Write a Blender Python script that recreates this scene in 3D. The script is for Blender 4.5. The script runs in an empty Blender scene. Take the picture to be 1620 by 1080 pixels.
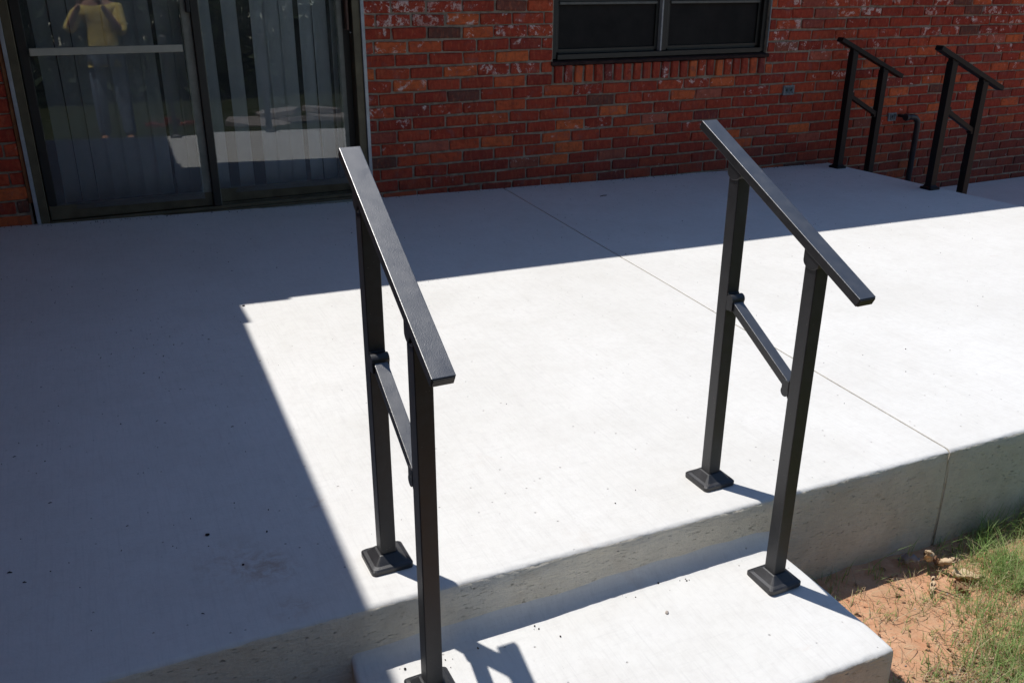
import bpy, bmesh, math, random
from mathutils import Vector, Matrix, noise
R = math.radians
random.seed(11)
scn = bpy.context.scene
C = scn.collection

# ------------------------------------------------------------------ camera, light, exposure
cam_d = bpy.data.cameras.new('camera'); cam = bpy.data.objects.new('camera', cam_d); C.objects.link(cam)
cam_d.sensor_width = 36.0; cam_d.lens = 1410.939 * 36 / 1620
cam_d.clip_start = 0.05; cam_d.clip_end = 400
cam.location = (-2.23598, -4.79522, 1.18469)
cam.rotation_euler = (R(67.63479), R(-0.22776), R(-25.48291))
scn.camera = cam

SUN = Vector((-0.188, 0.304, 1.0)).normalized()          # towards the sun
w = bpy.data.worlds.new('World'); scn.world = w; w.use_nodes = True
nt = w.node_tree; bg = nt.nodes['Background']
sky = nt.nodes.new('ShaderNodeTexSky'); sky.sky_type = 'NISHITA'; sky.sun_disc = False
sky.sun_elevation = math.asin(SUN.z); sky.sun_rotation = math.atan2(SUN.x, SUN.y) % (2 * math.pi)
sky.air_density = 1.0; sky.dust_density = 0.2; sky.ozone_density = 4.0
nt.links.new(sky.outputs[0], bg.inputs[0]); bg.inputs[1].default_value = 0.122
sl = bpy.data.lights.new('sun', 'SUN'); sl.energy = 4.6; sl.angle = R(0.53); sl.color = (1.0, 0.970, 0.930)
so = bpy.data.objects.new('sun', sl); C.objects.link(so)
so.rotation_euler = (-SUN).to_track_quat('-Z', 'Y').to_euler(); so.location = SUN * 20
scn.view_settings.view_transform = 'Standard'; scn.view_settings.look = 'None'
scn.view_settings.exposure = 0.04; scn.view_settings.gamma = 1.0
scn.view_settings.use_curve_mapping = False
scn.cycles.max_bounces = 8; scn.cycles.diffuse_bounces = 5

# ------------------------------------------------------------------ material helpers
class NT:
    def __init__(s, name):
        s.m = bpy.data.materials.new(name); s.m.use_nodes = True
        s.t = s.m.node_tree; s.b = s.t.nodes['Principled BSDF']; s.out = s.t.nodes['Material Output']
    def n(s, typ, **kw):
        nd = s.t.nodes.new('ShaderNode' + typ)
        for k, v in kw.items():
            if k.startswith('i_'):
                key = k[2:]; key = int(key) if key.isdigit() else key.replace('_', ' ')
                s.set(nd.inputs[key], v)
            else: setattr(nd, k, v)
        return nd
    def set(s, inp, v):
        if isinstance(v, bpy.types.NodeSocket): s.t.links.new(v, inp)
        else: inp.default_value = v
    def pos(s): return s.n('NewGeometry').outputs['Position']
    def noise(s, scale, detail=4, rough=0.55, vec=None, dist=0.0):
        return s.n('TexNoise', i_Vector=vec if vec is not None else s.pos(), i_Scale=scale, i_Detail=detail, i_Roughness=rough, i_Distortion=dist).outputs['Fac']
    def ramp(s, fac, stops, interp='LINEAR'):
        r = s.n('ValToRGB'); s.set(r.inputs[0], fac); cr = r.color_ramp; cr.interpolation = interp
        while len(cr.elements) < len(stops): cr.elements.new(0.5)
        for e, (p, c) in zip(cr.elements, stops):
            e.position = p; e.color = (c, c, c, 1) if isinstance(c, (int, float)) else (*c, 1)
        return r.outputs[0]
    def mix(s, fac, a, b, mode='MIX'):
        m = s.n('Mix', data_type='RGBA', blend_type=mode); s.set(m.inputs[0], fac)
        for i, v in ((6, a), (7, b)):
            s.set(m.inputs[i], v if isinstance(v, bpy.types.NodeSocket) else ((*v, 1) if not isinstance(v, (int, float)) else (v, v, v, 1)))
        return m.outputs[2]
    def math(s, op, a, b=0.0, clamp=False):
        m = s.n('Math', operation=op, use_clamp=clamp); s.set(m.inputs[0], a); s.set(m.inputs[1], b); return m.outputs[0]
    def bump(s, h, strength=0.4, dist=0.01, prev=None):
        b = s.n('Bump', i_Strength=strength, i_Distance=dist, i_Height=h)
        if prev is not None: s.set(b.inputs['Normal'], prev)
        return b.outputs[0]
    def fin(s, col, rough=0.8, normal=None, spec=0.5, metal=0.0):
        s.set(s.b.inputs['Base Color'], col if isinstance(col, bpy.types.NodeSocket) else (*col, 1))
        s.set(s.b.inputs['Roughness'], rough); s.set(s.b.inputs['Specular IOR Level'], spec); s.set(s.b.inputs['Metallic'], metal)
        if normal is not None: s.set(s.b.inputs['Normal'], normal)
        return s.m
    def scaled(s, sx, sy, sz):
        mp = s.n('Mapping'); s.set(mp.inputs[0], s.pos()); mp.inputs['Scale'].default_value = (sx, sy, sz); return mp.outputs[0]

def m_concrete(name, face=False):
    t = NT(name)
    big = t.noise(1.3, 4, 0.6); mid = t.noise(9, 5, 0.65); fine = t.noise(160, 3, 0.6)
    a, b = ((0.620, 0.608, 0.575), (0.668, 0.658, 0.630)) if not face else ((0.74, 0.66, 0.52), (0.84, 0.78, 0.66))
    col = t.mix(t.ramp(big, [(0.35, 0.0), (0.65, 1.0)]), a, b)
    col = t.mix(t.math('MULTIPLY', t.ramp(mid, [(0.46, 0.0), (0.72, 1.0)]), 0.24), col, (0.52, 0.50, 0.46) if not face else (0.52, 0.48, 0.40))
    mot = t.noise(42, 5, 0.75)
    col = t.mix(t.math('MULTIPLY', t.ramp(mot, [(0.45, 0.0), (0.70, 1.0)]), 0.20), col, (0.45, 0.43, 0.40) if not face else (0.48, 0.45, 0.39))
    # fine brush strokes, front to back
    st = t.noise(1.0, 3, 0.7, t.scaled(230, 7, 60))
    col = t.mix(t.math('MULTIPLY', t.ramp(st, [(0.50, 0.0), (0.72, 1.0)]), 0.20), col, (0.40, 0.39, 0.38))
    st2 = t.noise(1.0, 4, 0.7, t.scaled(10, 150, 60))
    col = t.mix(t.math('MULTIPLY', t.ramp(st2, [(0.55, 0.0), (0.78, 1.0)]), 0.22), col, (0.40, 0.39, 0.37))
    # tan clay stains
    clay = t.math('MULTIPLY', t.ramp(t.noise(5.0, 6, 0.7, dist=0.6), [(0.63, 0.0), (0.74, 1.0)]), t.ramp(t.noise(0.9, 2), [(0.48, 0.0), (0.62, 1.0)]))
    col = t.mix(t.math('MULTIPLY', clay, 0.30), col, (0.46, 0.33, 0.23))
    if not face:      # clay trodden onto the slab by the step
        for (cx, cy, rad, k) in ((-2.035, -3.255, .075, .5), (-2.10, -3.215, .12, .28), (-2.02, -3.40, .05, .4), (-1.89, -3.06, .045, .3)):
            dv = t.n('VectorMath', operation='DISTANCE'); t.set(dv.inputs[0], t.scaled(1, 1, 0)); dv.inputs[1].default_value = (cx, cy, 0)
            near = t.n('MapRange', i_Value=dv.outputs['Value'], i_From_Min=rad, i_From_Max=rad * .2).outputs[0]
            near = t.math('MULTIPLY', near, t.ramp(t.noise(34, 5, 0.75, dist=.8), [(0.44, 0.0), (0.60, 1.0)]))
            col = t.mix(t.math('MULTIPLY', near, k), col, (0.40, 0.27, 0.18))
    # tiny dark pits and specks
    v = t.n('TexVoronoi', i_Vector=t.pos(), i_Scale=38.0); pit = t.ramp(v.outputs['Distance'], [(0.05, 1.0), (0.11, 0.0)])
    keep = t.ramp(v.outputs['Color'], [(0.66, 0.0), (0.70, 1.0)])
    pit = t.math('MULTIPLY', pit, keep)
    col = t.mix(t.math('MULTIPLY', pit, 0.55), col, (0.17, 0.15, 0.13))
    v2 = t.n('TexVoronoi', i_Vector=t.scaled(1, 2.2, 1), i_Scale=150.0); p2 = t.math('MULTIPLY', t.ramp(v2.outputs['Distance'], [(0.12, 1.0), (0.25, 0.0)]), t.ramp(t.noise(2.2, 3), [(0.45, 0.0), (0.7, 1.0)]))
    p2 = t.math('MULTIPLY', p2, t.ramp(v2.outputs['Color'], [(0.70, 0.0), (0.76, 1.0)]))
    col = t.mix(t.math('MULTIPLY', p2, 0.40 if not face else 0.6), col, (0.24, 0.22, 0.2))
    if face:
        # earth splashed low down on the vertical faces
        z = t.n('SeparateXYZ', i_0=t.pos()).outputs[2]
        low = t.n('MapRange', i_Value=z, i_From_Min=-0.27, i_From_Max=0.06, i_To_Min=1.0, i_To_Max=0.0).outputs[0]
        low = t.math('MULTIPLY', low, t.ramp(mid, [(0.3, 0.35), (0.7, 1.0)]))
        col = t.mix(t.math('MULTIPLY', low, 0.75), col, (0.33, 0.235, 0.13))
    nrm = t.bump(fine, 0.25 if not face else 0.5, 0.002)
    nrm = t.bump(mid, 0.25, 0.004, nrm); nrm = t.bump(t.math('SUBTRACT', 1.0, pit), 0.8, 0.002, nrm)
    if face:
        pz = t.noise(1.0, 4, 0.7, t.scaled(55, 55, 210)); hole = t.ramp(pz, [(0.30, 1.0), (0.37, 0.0)])
        nrm = t.bump(t.noise(1.0, 5, 0.75, t.scaled(45, 45, 150)), 0.9, 0.004, nrm); nrm = t.bump(t.math('SUBTRACT', 1.0, hole), 0.9, 0.003, nrm)
        col = t.mix(t.math('MULTIPLY', hole, 0.38), col, (0.28, 0.25, 0.21))
        col = t.mix(t.math('MULTIPLY', t.ramp(t.noise(7, 5, 0.7, dist=.7), [(0.52, 0.0), (0.70, 1.0)]), 0.35), col, (0.55, 0.46, 0.33))
    return t.fin(col, 0.82, nrm, 0.25)

def m_brick():
    t = NT('brick')
    rnd = t.math('FRACT', t.math('ADD', t.n('ObjectInfo').outputs['Random'], t.n('NewGeometry').outputs['Random Per Island']))
    base = t.ramp(rnd, [(0.0, (0.452, 0.072, 0.034)), (0.12, (0.339, 0.045, 0.024)), (0.24, (0.520, 0.088, 0.035)), (0.36, (0.271, 0.038, 0.024)), (0.50, (0.407, 0.056, 0.028)),
                        (0.62, (0.305, 0.043, 0.025)), (0.74, (0.497, 0.079, 0.034)), (0.82, (0.678, 0.153, 0.045)), (0.88, (0.373, 0.052, 0.027)), (0.93, (0.192, 0.041, 0.034)), (0.965, (0.520, 0.136, 0.079)), (0.99, (0.136, 0.062, 0.045))])
    n1 = t.noise(26, 6, 0.7)
    col = t.mix(t.math('MULTIPLY', t.ramp(n1, [(0.45, 0.0), (0.68, 1.0)]), 0.65), base, (0.16, 0.024, 0.014))
    col = t.mix(t.math('MULTIPLY', t.ramp(t.noise(60, 3, 0.6, t.scaled(1, 1, 0.35)), [(0.5, 0.0), (0.72, 1.0)]), 0.40), col, (0.60, 0.17, 0.075))
    # old white paint and lime left in patches, more of it higher up the wall and on some bricks
    z = t.n('SeparateXYZ', i_0=t.pos()).outputs[2]
    reg = t.noise(2.6, 3, 0.6)
    hi = t.n('MapRange', i_Value=z, i_From_Min=0.05, i_From_Max=1.0, i_To_Min=-0.075, i_To_Max=0.045).outputs[0]
    rn2 = t.math('MULTIPLY', t.math('SUBTRACT', t.math('FRACT', t.math('MULTIPLY', rnd, 17.3)), 0.5), 0.17)
    patch = t.math('ADD', t.math('ADD', t.noise(17, 7, 0.74, dist=0.4), hi), rn2)
    patch = t.math('MULTIPLY', t.ramp(patch, [(0.618, 0.0), (0.652, 1.0)]), t.ramp(reg, [(0.34, 0.25), (0.48, 1.0)]))
    patch = t.math('MULTIPLY', patch, t.ramp(t.noise(110, 3, 0.7), [(0.36, 0.15), (0.52, 1.0)]))
    col = t.mix(t.math('MULTIPLY', patch, 0.9), col, (0.74, 0.60, 0.52))
    haze = t.math('MULTIPLY', t.ramp(t.noise(13, 4, 0.6), [(0.56, 0.0), (0.72, 1.0)]), 0.32)
    col = t.mix(haze, col, (0.36, 0.19, 0.17))
    low_dark = t.math('MULTIPLY', t.n('MapRange', i_Value=t.math('ADD', z, t.math('MULTIPLY', t.noise(5, 4), 0.35)), i_From_Min=0.10, i_From_Max=0.42, i_To_Min=0.55, i_To_Max=0.0).outputs[0], 1.0)  # bricks get darker towards the bottom of the wall, broken by noise
    col = t.mix(low_dark, col, (0.07, 0.035, 0.028))
    nrm = t.bump(t.noise(70, 4, 0.7), 0.9, 0.005); nrm = t.bump(t.noise(24, 3, 0.6), 0.6, 0.008, nrm); nrm = t.bump(t.noise(260, 2), 0.4, 0.001, nrm)
    return t.fin(col, 0.85, nrm, 0.2)

def m_simple(name, col, rough=0.6, spec=0.5, metal=0.0, var=0.12, scale=30, bump=0.0, bscale=200, bdist=0.001):
    t = NT(name)
    c2 = tuple(max(0, x * (1 - var * 2.2)) for x in col); c1 = tuple(x * (1 + var) for x in col)
    cc = t.mix(t.ramp(t.noise(scale, 4, 0.6), [(0.3, 0.0), (0.7, 1.0)]), c1, c2)
    nrm = t.bump(t.noise(bscale, 3, 0.6), bump, bdist) if bump else None
    return t.fin(cc, rough, nrm, spec, metal)

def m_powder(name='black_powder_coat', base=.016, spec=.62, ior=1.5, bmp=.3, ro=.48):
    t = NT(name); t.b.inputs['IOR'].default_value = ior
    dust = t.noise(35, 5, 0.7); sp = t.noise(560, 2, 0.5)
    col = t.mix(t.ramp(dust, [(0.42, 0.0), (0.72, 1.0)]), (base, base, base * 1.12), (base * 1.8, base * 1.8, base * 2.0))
    v = t.n('TexVoronoi', i_Vector=t.pos(), i_Scale=190.0)
    fleck = t.math('MULTIPLY', t.ramp(v.outputs['Distance'], [(0.10, 1.0), (0.22, 0.0)]), t.ramp(v.outputs['Color'], [(0.86, 0.0), (0.9, 1.0)]))
    col = t.mix(t.math('MULTIPLY', fleck, 0.38), col, (0.30, 0.28, 0.25))
    scr = t.math('MULTIPLY', t.ramp(t.noise(26, 6, 0.8, dist=1.5), [(0.70, 0.0), (0.73, 1.0)]), 0.5)
    col = t.mix(scr, col, (0.22, 0.20, 0.17))
    nrm = t.bump(sp, bmp, 0.0007)
    return t.fin(col, t.ramp(dust, [(0.3, ro - .05), (0.7, ro + .05)]), nrm, spec)

def m_ground():
    t = NT('red_clay_soil')
    n1 = t.noise(3.5, 5, 0.6); n2 = t.noise(28, 6, 0.7); n3 = t.noise(140, 4, 0.7)
    col = t.mix(t.ramp(n2, [(0.35, 0.0), (0.68, 1.0)]), (0.47, 0.235, 0.130), (0.60, 0.365, 0.225))
    col = t.mix(t.math('MULTIPLY', t.ramp(n1, [(0.50, 0.0), (0.66, 1.0)]), 0.6), col, (0.17, 0.115, 0.06))
    col = t.mix(t.math('MULTIPLY', t.ramp(n3, [(0.55, 0.0), (0.7, 1.0)]), 0.4), col, (0.22, 0.12, 0.07))
    # lawn soil and thatch away from the patio edge
    sep = t.n('SeparateXYZ', i_0=t.pos()); d = t.math('MULTIPLY', sep.outputs[1], -1.0)
    far = t.n('MapRange', i_Value=t.math('ADD', d, t.math('MULTIPLY', n1, 0.8)), i_From_Min=4.4, i_From_Max=5.4).outputs[0]
    grassy = t.mix(t.ramp(n2, [(0.35, 0.0), (0.7, 1.0)]), (0.030, 0.040, 0.014), (0.060, 0.060, 0.026))
    col = t.mix(far, col, grassy)
    nrm = t.bump(n2, 0.5, 0.009); nrm = t.bump(n3, 0.6, 0.004, nrm)
    return t.fin(col, 0.95, nrm, 0.1)

def m_leafy(name, a, b, trans=0.35, rough=0.55):
    t = NT(name)
    rnd = t.n('NewGeometry').outputs['Random Per Island']
    col = t.mix(rnd, a, b)
    t.fin(col, rough, None, 0.3)
    tr = t.n('BsdfTranslucent'); t.set(tr.inputs[0], col)
    mx = t.n('MixShader'); mx.inputs[0].default_value = trans
    t.t.links.new(t.b.outputs[0], mx.inputs[1]); t.t.links.new(tr.outputs[0], mx.inputs[2]); t.t.links.new(mx.outputs[0], t.out.inputs[0])
    return t.m

def m_glass(name, tint=(0.93, 0.95, 0.95), rough=0.0):
    t = NT(name)
    fr = t.n('Fresnel', i_IOR=1.75); gl = t.n('BsdfGlossy'); gl.inputs['Roughness'].default_value = rough
    tp = t.n('BsdfTransparent'); tp.inputs[0].default_value = (*tint, 1)
    # a film of dust on the pane
    du = t.n('BsdfDiffuse'); du.inputs[0].default_value = (0.5, 0.5, 0.47, 1)
    mx = t.n('MixShader'); t.set(mx.inputs[0], t.math('MULTIPLY', fr.outputs[0], 1.15, True))
    t.t.links.new(tp.outputs[0], mx.inputs[1]); t.t.links.new(gl.outputs[0], mx.inputs[2])
    m2 = t.n('MixShader'); t.set(m2.inputs[0], t.ramp(t.noise(6, 5, 0.7), [(0.35, 0.035), (0.75, 0.10)]))
    t.t.links.new(mx.outputs[0], m2.inputs[1]); t.t.links.new(du.outputs[0], m2.inputs[2]); t.t.links.new(m2.outputs[0], t.out.inputs[0])
    return t.m

M = dict(
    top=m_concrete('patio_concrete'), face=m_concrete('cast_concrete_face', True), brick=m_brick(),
    mortar=m_simple('mortar', (0.32, 0.26, 0.19), 0.95, 0.1, 0, 0.2, 25, 0.8, 90, 0.004),
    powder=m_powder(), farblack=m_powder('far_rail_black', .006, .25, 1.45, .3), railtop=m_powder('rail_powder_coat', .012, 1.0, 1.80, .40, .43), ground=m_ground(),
    bronze=m_simple('bronze_aluminium', (0.125, 0.105, 0.062), 0.42, 0.5, 0.3, 0.15, 12, 0.15),
    bronze_dark=m_simple('dark_window_frame', (0.017, 0.015, 0.011), 0.45, 0.5, 0.0, 0.15, 12, 0.1),
    alu=m_simple('bare_aluminium', (0.42, 0.45, 0.47), 0.38, 0.5, 0.5, 0.1, 20, 0.1),
    dull=m_simple('dull_aluminium', (0.22, 0.22, 0.18), 0.5, 0.5, 0.2, 0.1, 20, 0.1),
    bar=m_simple('beige_rail_metal', (0.42, 0.40, 0.31), 0.5, 0.4, 0.0, 0.06, 20),
    caulk=m_simple('white_caulk', (0.36, 0.35, 0.32), 0.7, 0.3, 0, 0.1, 40),
    slat=m_simple('blind_fabric', (0.80, 0.85, 0.88), 0.85, 0.2, 0, 0.05, 6, 0.2, 500, 0.0005),
    slat2=m_simple('closed_blind_fabric', (0.60, 0.63, 0.64), 0.85, 0.2, 0, 0.05, 6, 0.2, 500, 0.0005),
    black=m_simple('black_plastic', (0.012, 0.012, 0.012), 0.5),
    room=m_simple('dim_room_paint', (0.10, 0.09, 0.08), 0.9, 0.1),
    glass=m_glass('door_glass'), screen=m_simple('insect_screen', (0.016, 0.014, 0.012), 0.7, 0.2, 0, 0.2, 8),
    wood=m_simple('old_wood_trim', (0.30, 0.13, 0.05), 0.7, 0.3, 0, 0.25, 15, 0.5, 60, 0.002),
    railgrey=m_simple('weathered_window_rail', (0.13, 0.125, 0.105), 0.55), oldpull=m_simple('worn_brown_pull', (0.10, 0.05, 0.03), 0.6),
    white=m_simple('painted_soffit', (0.20, 0.18, 0.155), 0.7, 0.3, 0, 0.05, 8),
    shingle=m_simple('roof_shingle', (0.10, 0.09, 0.08), 0.95, 0.1, 0, 0.25, 12, 0.8, 60, 0.004),
    pipe=m_simple('black_pipe', (0.020, 0.020, 0.022), 0.45),
    vent=m_simple('grey_vent_metal', (0.20, 0.235, 0.24), 0.55, 0.4, 0.1, 0.2, 60, 0.3, 200, 0.001),
    grass=m_leafy('grass_blades', (0.15, 0.27, 0.055), (0.36, 0.46, 0.17)),
    lawn=m_leafy('lawn_blades', (0.035, 0.07, 0.016), (0.09, 0.12, 0.04)),
    dry=m_leafy('dry_grass', (0.52, 0.42, 0.26), (0.34, 0.22, 0.12), 0.2, 0.8),
    leaf=m_leafy('tree_leaves', (0.022, 0.040, 0.014), (0.045, 0.066, 0.026), 0.3),
    bark=m_simple('bark', (0.11, 0.085, 0.06), 0.95, 0.1, 0, 0.3, 14, 1.0, 30, 0.02),
    deadleaf=m_leafy('dead_leaf', (0.78, 0.63, 0.42), (0.60, 0.43, 0.27), 0.25, 0.7),
    deadbrown=m_leafy('brown_dead_leaf', (0.20, 0.10, 0.055), (0.28, 0.16, 0.09), 0.15, 0.7),
    twig=m_simple('dry_twig', (0.14, 0.09, 0.06), 0.9, 0.1),
    stone=m_simple('pale_flagstone', (0.36, 0.31, 0.27), 0.9, 0.1, 0, 0.15, 8, 0.7, 20, 0.01),
    pebble=m_simple('pebble', (0.38, 0.33, 0.29), 0.85, 0.2, 0, 0.3, 30, 0.4, 100, 0.002),
    dark=m_simple('dark_debris', (0.035, 0.028, 0.024), 0.9, 0.1),
    joint=m_simple('joint_dirt', (0.17, 0.16, 0.145), 0.95, 0.1),
    skin=m_simple('skin', (0.45, 0.23, 0.15), 0.5, 0.4, 0, 0.05),
    shirt=m_simple('yellow_shirt', (0.74, 0.57, 0.18), 0.9, 0.1, 0, 0.08, 9, 0.5, 22, 0.02),
    jeans=m_simple('blue_jeans', (0.19, 0.23, 0.30), 0.9, 0.1, 0, 0.2, 14, 0.5, 26, 0.02),
    shoe=m_simple('brown_shoe', (0.42, 0.17, 0.09), 0.7, 0.3), hair=m_simple('dark_hair', (0.04, 0.03, 0.02), 0.8),
)

# ------------------------------------------------------------------ object helpers
def put(name, me, mat=None, parent=None, loc=None, rot=None, smooth=False):
    o = bpy.data.objects.new(name, me); C.objects.link(o)
    for m_ in (mat if isinstance(mat, (list, tuple)) else [mat]):
        if m_ is not None and len(me.materials) < (len(mat) if isinstance(mat, (list, tuple)) else 1): me.materials.append(m_)
    if parent is not None: o.parent = parent
    if loc is not None: o.location = loc
    if rot is not None: o.rotation_euler = rot
    if smooth: me.polygons.foreach_set('use_smooth', [True] * len(me.polygons))
    return o
def empty(name, loc=(0, 0, 0), rot=(0, 0, 0), parent=None):
    o = bpy.data.objects.new(name, None); C.objects.link(o); o.location = loc; o.rotation_euler = rot
    o.empty_display_size = 0.05
    if parent is not None: o.parent = parent
    return o
def tag(o, label=None, cat=None, group=None, kind=None):
    for k, v in (('label', label), ('category', cat), ('group', group), ('kind', kind)):
        if v: o[k] = v
    return o
def bm_mesh(bm, name='m'):
    me = bpy.data.meshes.new(name); bm.normal_update(); bm.to_mesh(me); bm.free(); return me
def add_box(bm, c, s, rot=None, bev=0.0, seg=1):
    r = bmesh.ops.create_cube(bm, size=1.0); vs = r['verts']
    mt = Matrix.Translation(c) @ (rot.to_4x4() if rot is not None else Matrix.Identity(4)) @ Matrix.Diagonal((*s, 1))
    bmesh.ops.transform(bm, matrix=mt, verts=vs)
    if bev > 0:
        es = list({e for v in vs for e in v.link_edges})
        bmesh.ops.bevel(bm, geom=es, offset=bev, segments=seg, affect='EDGES', profile=0.5)
    return vs
def boxm(c, s, bev=0.0, seg=1, rot=None):
    bm = bmesh.new(); add_box(bm, c, s, rot, bev, seg); return bm_mesh(bm)
def span(x0, x1, y0, y1, z0, z1, bev=0.0, seg=1):
    return boxm(((x0 + x1) / 2, (y0 + y1) / 2, (z0 + z1) / 2), (x1 - x0, y1 - y0, z1 - z0), bev, seg)
def add_tube(bm, pts, rad, seg=10, cap=True):
    pts = [Vector(p) for p in pts]; rings = []
    rads = rad if isinstance(rad, (list, tuple)) else [rad] * len(pts)
    up = None
    for i, p in enumerate(pts):
        d = (pts[min(i + 1, len(pts) - 1)] - pts[max(i - 1, 0)]).normalized()
        if up is None: up = d.orthogonal().normalized()
        a = (up - d * up.dot(d)).normalized(); up = a; b = d.cross(a)
        rings.append([bm.verts.new(p + (a * math.cos(k * 2 * math.pi / seg) + b * math.sin(k * 2 * math.pi / seg)) * rads[i]) for k in range(seg)])
    for r0, r1 in zip(rings, rings[1:]):
        for k in range(seg): bm.faces.new((r0[k], r0[(k + 1) % seg], r1[(k + 1) % seg], r1[k]))
    if cap: bm.faces.new(rings[0][::-1]); bm.faces.new(rings[-1])

# ------------------------------------------------------------------ measured layout
A_, B_ = -0.02181, -0.0135                 # fall of the patio slab
FY = -3.4600                               # patio front face
XR = 2.5808                                # patio right end
SK = -0.0988                               # skew of the control joint
def zt_at(x, y): return -.046 - .012 * (x + .93) + .06 * (y + 3.47)
ZT = 0.0                                # step tread
CO = 0.0677; Z0 = 0.0405; BL = 0.2009; XJ = -0.6572   # brick coursing
def zs(x, y): return A_ * x + B_ * y
def nz(p, s, o=0.0): return noise.noise(Vector(p) * s + Vector((o, o * 1.7, -o)))

def slab_mesh(xl, xr, rl, rr, ny=44, step=0.013, facegap=0.0):
    """xl, xr: functions of y. Grid over the top, over the rounded nose, down the face; rounded ends go down too."""
    depth = 0.40
    v = [(0.02 + (FY + 0.05 - 0.02) * i / ny, 0.0) for i in range(ny + 1)]
    r = 0.0125
    for k in range(0, 7):
        a = k / 6 * math.pi / 2
        v.append((FY + r - math.sin(a) * r, -(r - math.cos(a) * r)))
    for k in range(1, 15): v.append((FY - 0.004 * math.sin(k / 14 * math.pi), -r - (depth - r) * k / 14))
    w_ = abs(xr(0) - xl(0)); n = max(8, int(w_ / step)); u = []
    for k in range(5):
        a = k / 4 * math.pi / 2
        u.append((rl * (1 - math.cos(a)), -(rl - math.sin(a) * rl), 0))
    ins = [(t_ / n) for t_ in range(1, n)]
    me = bpy.data.meshes.new('slab'); vv = []; ff = []; mi = []
    cols = [('L', 0.0, -depth)] + [('L', a, b) for a, b, _ in u] + [('M', t_, 0.0) for t_ in ins]
    ur = []
    for k in range(5):
        a = k / 4 * math.pi / 2
        ur.append((rr * (1 - math.sin(a)), -(rr - math.cos(a) * rr)))
    cols += [('R', a, b) for a, b in ur] + [('R', 0.0, -depth)]
    for (typ, a, dz) in cols:
        for j, (y, dv) in enumerate(v):
            x0, x1 = xl(y), xr(y)
            x = x0 + a if typ == 'L' else (x1 - a if typ == 'R' else x0 + rl + (x1 - x0 - rl - rr) * a)
            nose = max(0.0, 1 - abs(j - (ny + 4)) / 4.0)
            fc = 1.0 if j > ny + 6 else 0.0
            if typ == 'L' and facegap and j > ny + 5: x += facegap * min(1, (j - ny - 5) / 3) * (1 - .5 * min(1, -dv / .35))
            dy = nz((x, dv, 0), 3, 2) * 0.003 * (nose + fc) + nz((x, dv * 2, 1), 45, 5) * 0.0014 * nose + nz((x, dv * 3, 1), 120, 5) * 0.0026 * nose + nz((x, dv, 2), 14, 4) * 0.0016 * fc
            dzz = nz((x, y * 2, 3), 95, 8) * 0.0020 * nose + nz((x, y, 0), 1.6, 3) * 0.0022
            vv.append((x, y + dy, zs(x, y) + dv + dz + dzz * (0 if dz < -0.1 else 1)))
    nv = len(v)
    for i in range(len(cols) - 1):
        for j in range(nv - 1):
            q = i * nv + j
            ff.append((q, q + 1, q + nv + 1, q + nv)); mi.append(1 if (j >= ny + 5 or i == 0 or i == len(cols) - 2) else 0)
    me.from_pydata(vv, [], ff); me.update()
    me.polygons.foreach_set('material_index', mi)
    me.polygons.foreach_set('use_smooth', [True] * len(ff))
    return me

# ================================================================== SETTING
jx = lambda y: SK * (-y)
patio = tag(empty('patio'), 'pale brushed concrete patio slab in front of the red brick house', None, None, 'structure')
put('slab', slab_mesh(lambda y: -4.4, lambda y: jx(y) - 0.0028, 0.012, 0.003), [M['top'], M['face']], patio)
put('slab', slab_mesh(lambda y: jx(y) + 0.0028, lambda y: XR, 0.003, 0.014, facegap=.007), [M['top'], M['face']], patio)
bm = bmesh.new()
for y0, y1 in ((0.0, -1.2), (-1.2, -2.4), (-2.4, FY + 0.015)):
    vs = [bm.verts.new(q) for q in ((jx(y0) - .004, y0, zs(jx(y0), y0) - .007), (jx(y0) + .004, y0, zs(jx(y0), y0) - .007), (jx(y1) + .004, y1, zs(jx(y1), y1) - .007), (jx(y1) - .004, y1, zs(jx(y1), y1) - .007))]
    bm.faces.new(vs[::-1])
xe = jx(FY)
put('joint_filler', bm_mesh(bm), M['joint'], patio)
bm = bmesh.new(); vs = [bm.verts.new(q) for q in ((xe - .004, FY + .032, .045), (xe + .012, FY + .032, .045), (xe + .012, FY + .032, -.33), (xe - .004, FY + .032, -.33))]
bm.faces.new(vs); put('face_joint_filler', bm_mesh(bm), M['dark'], patio)

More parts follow.
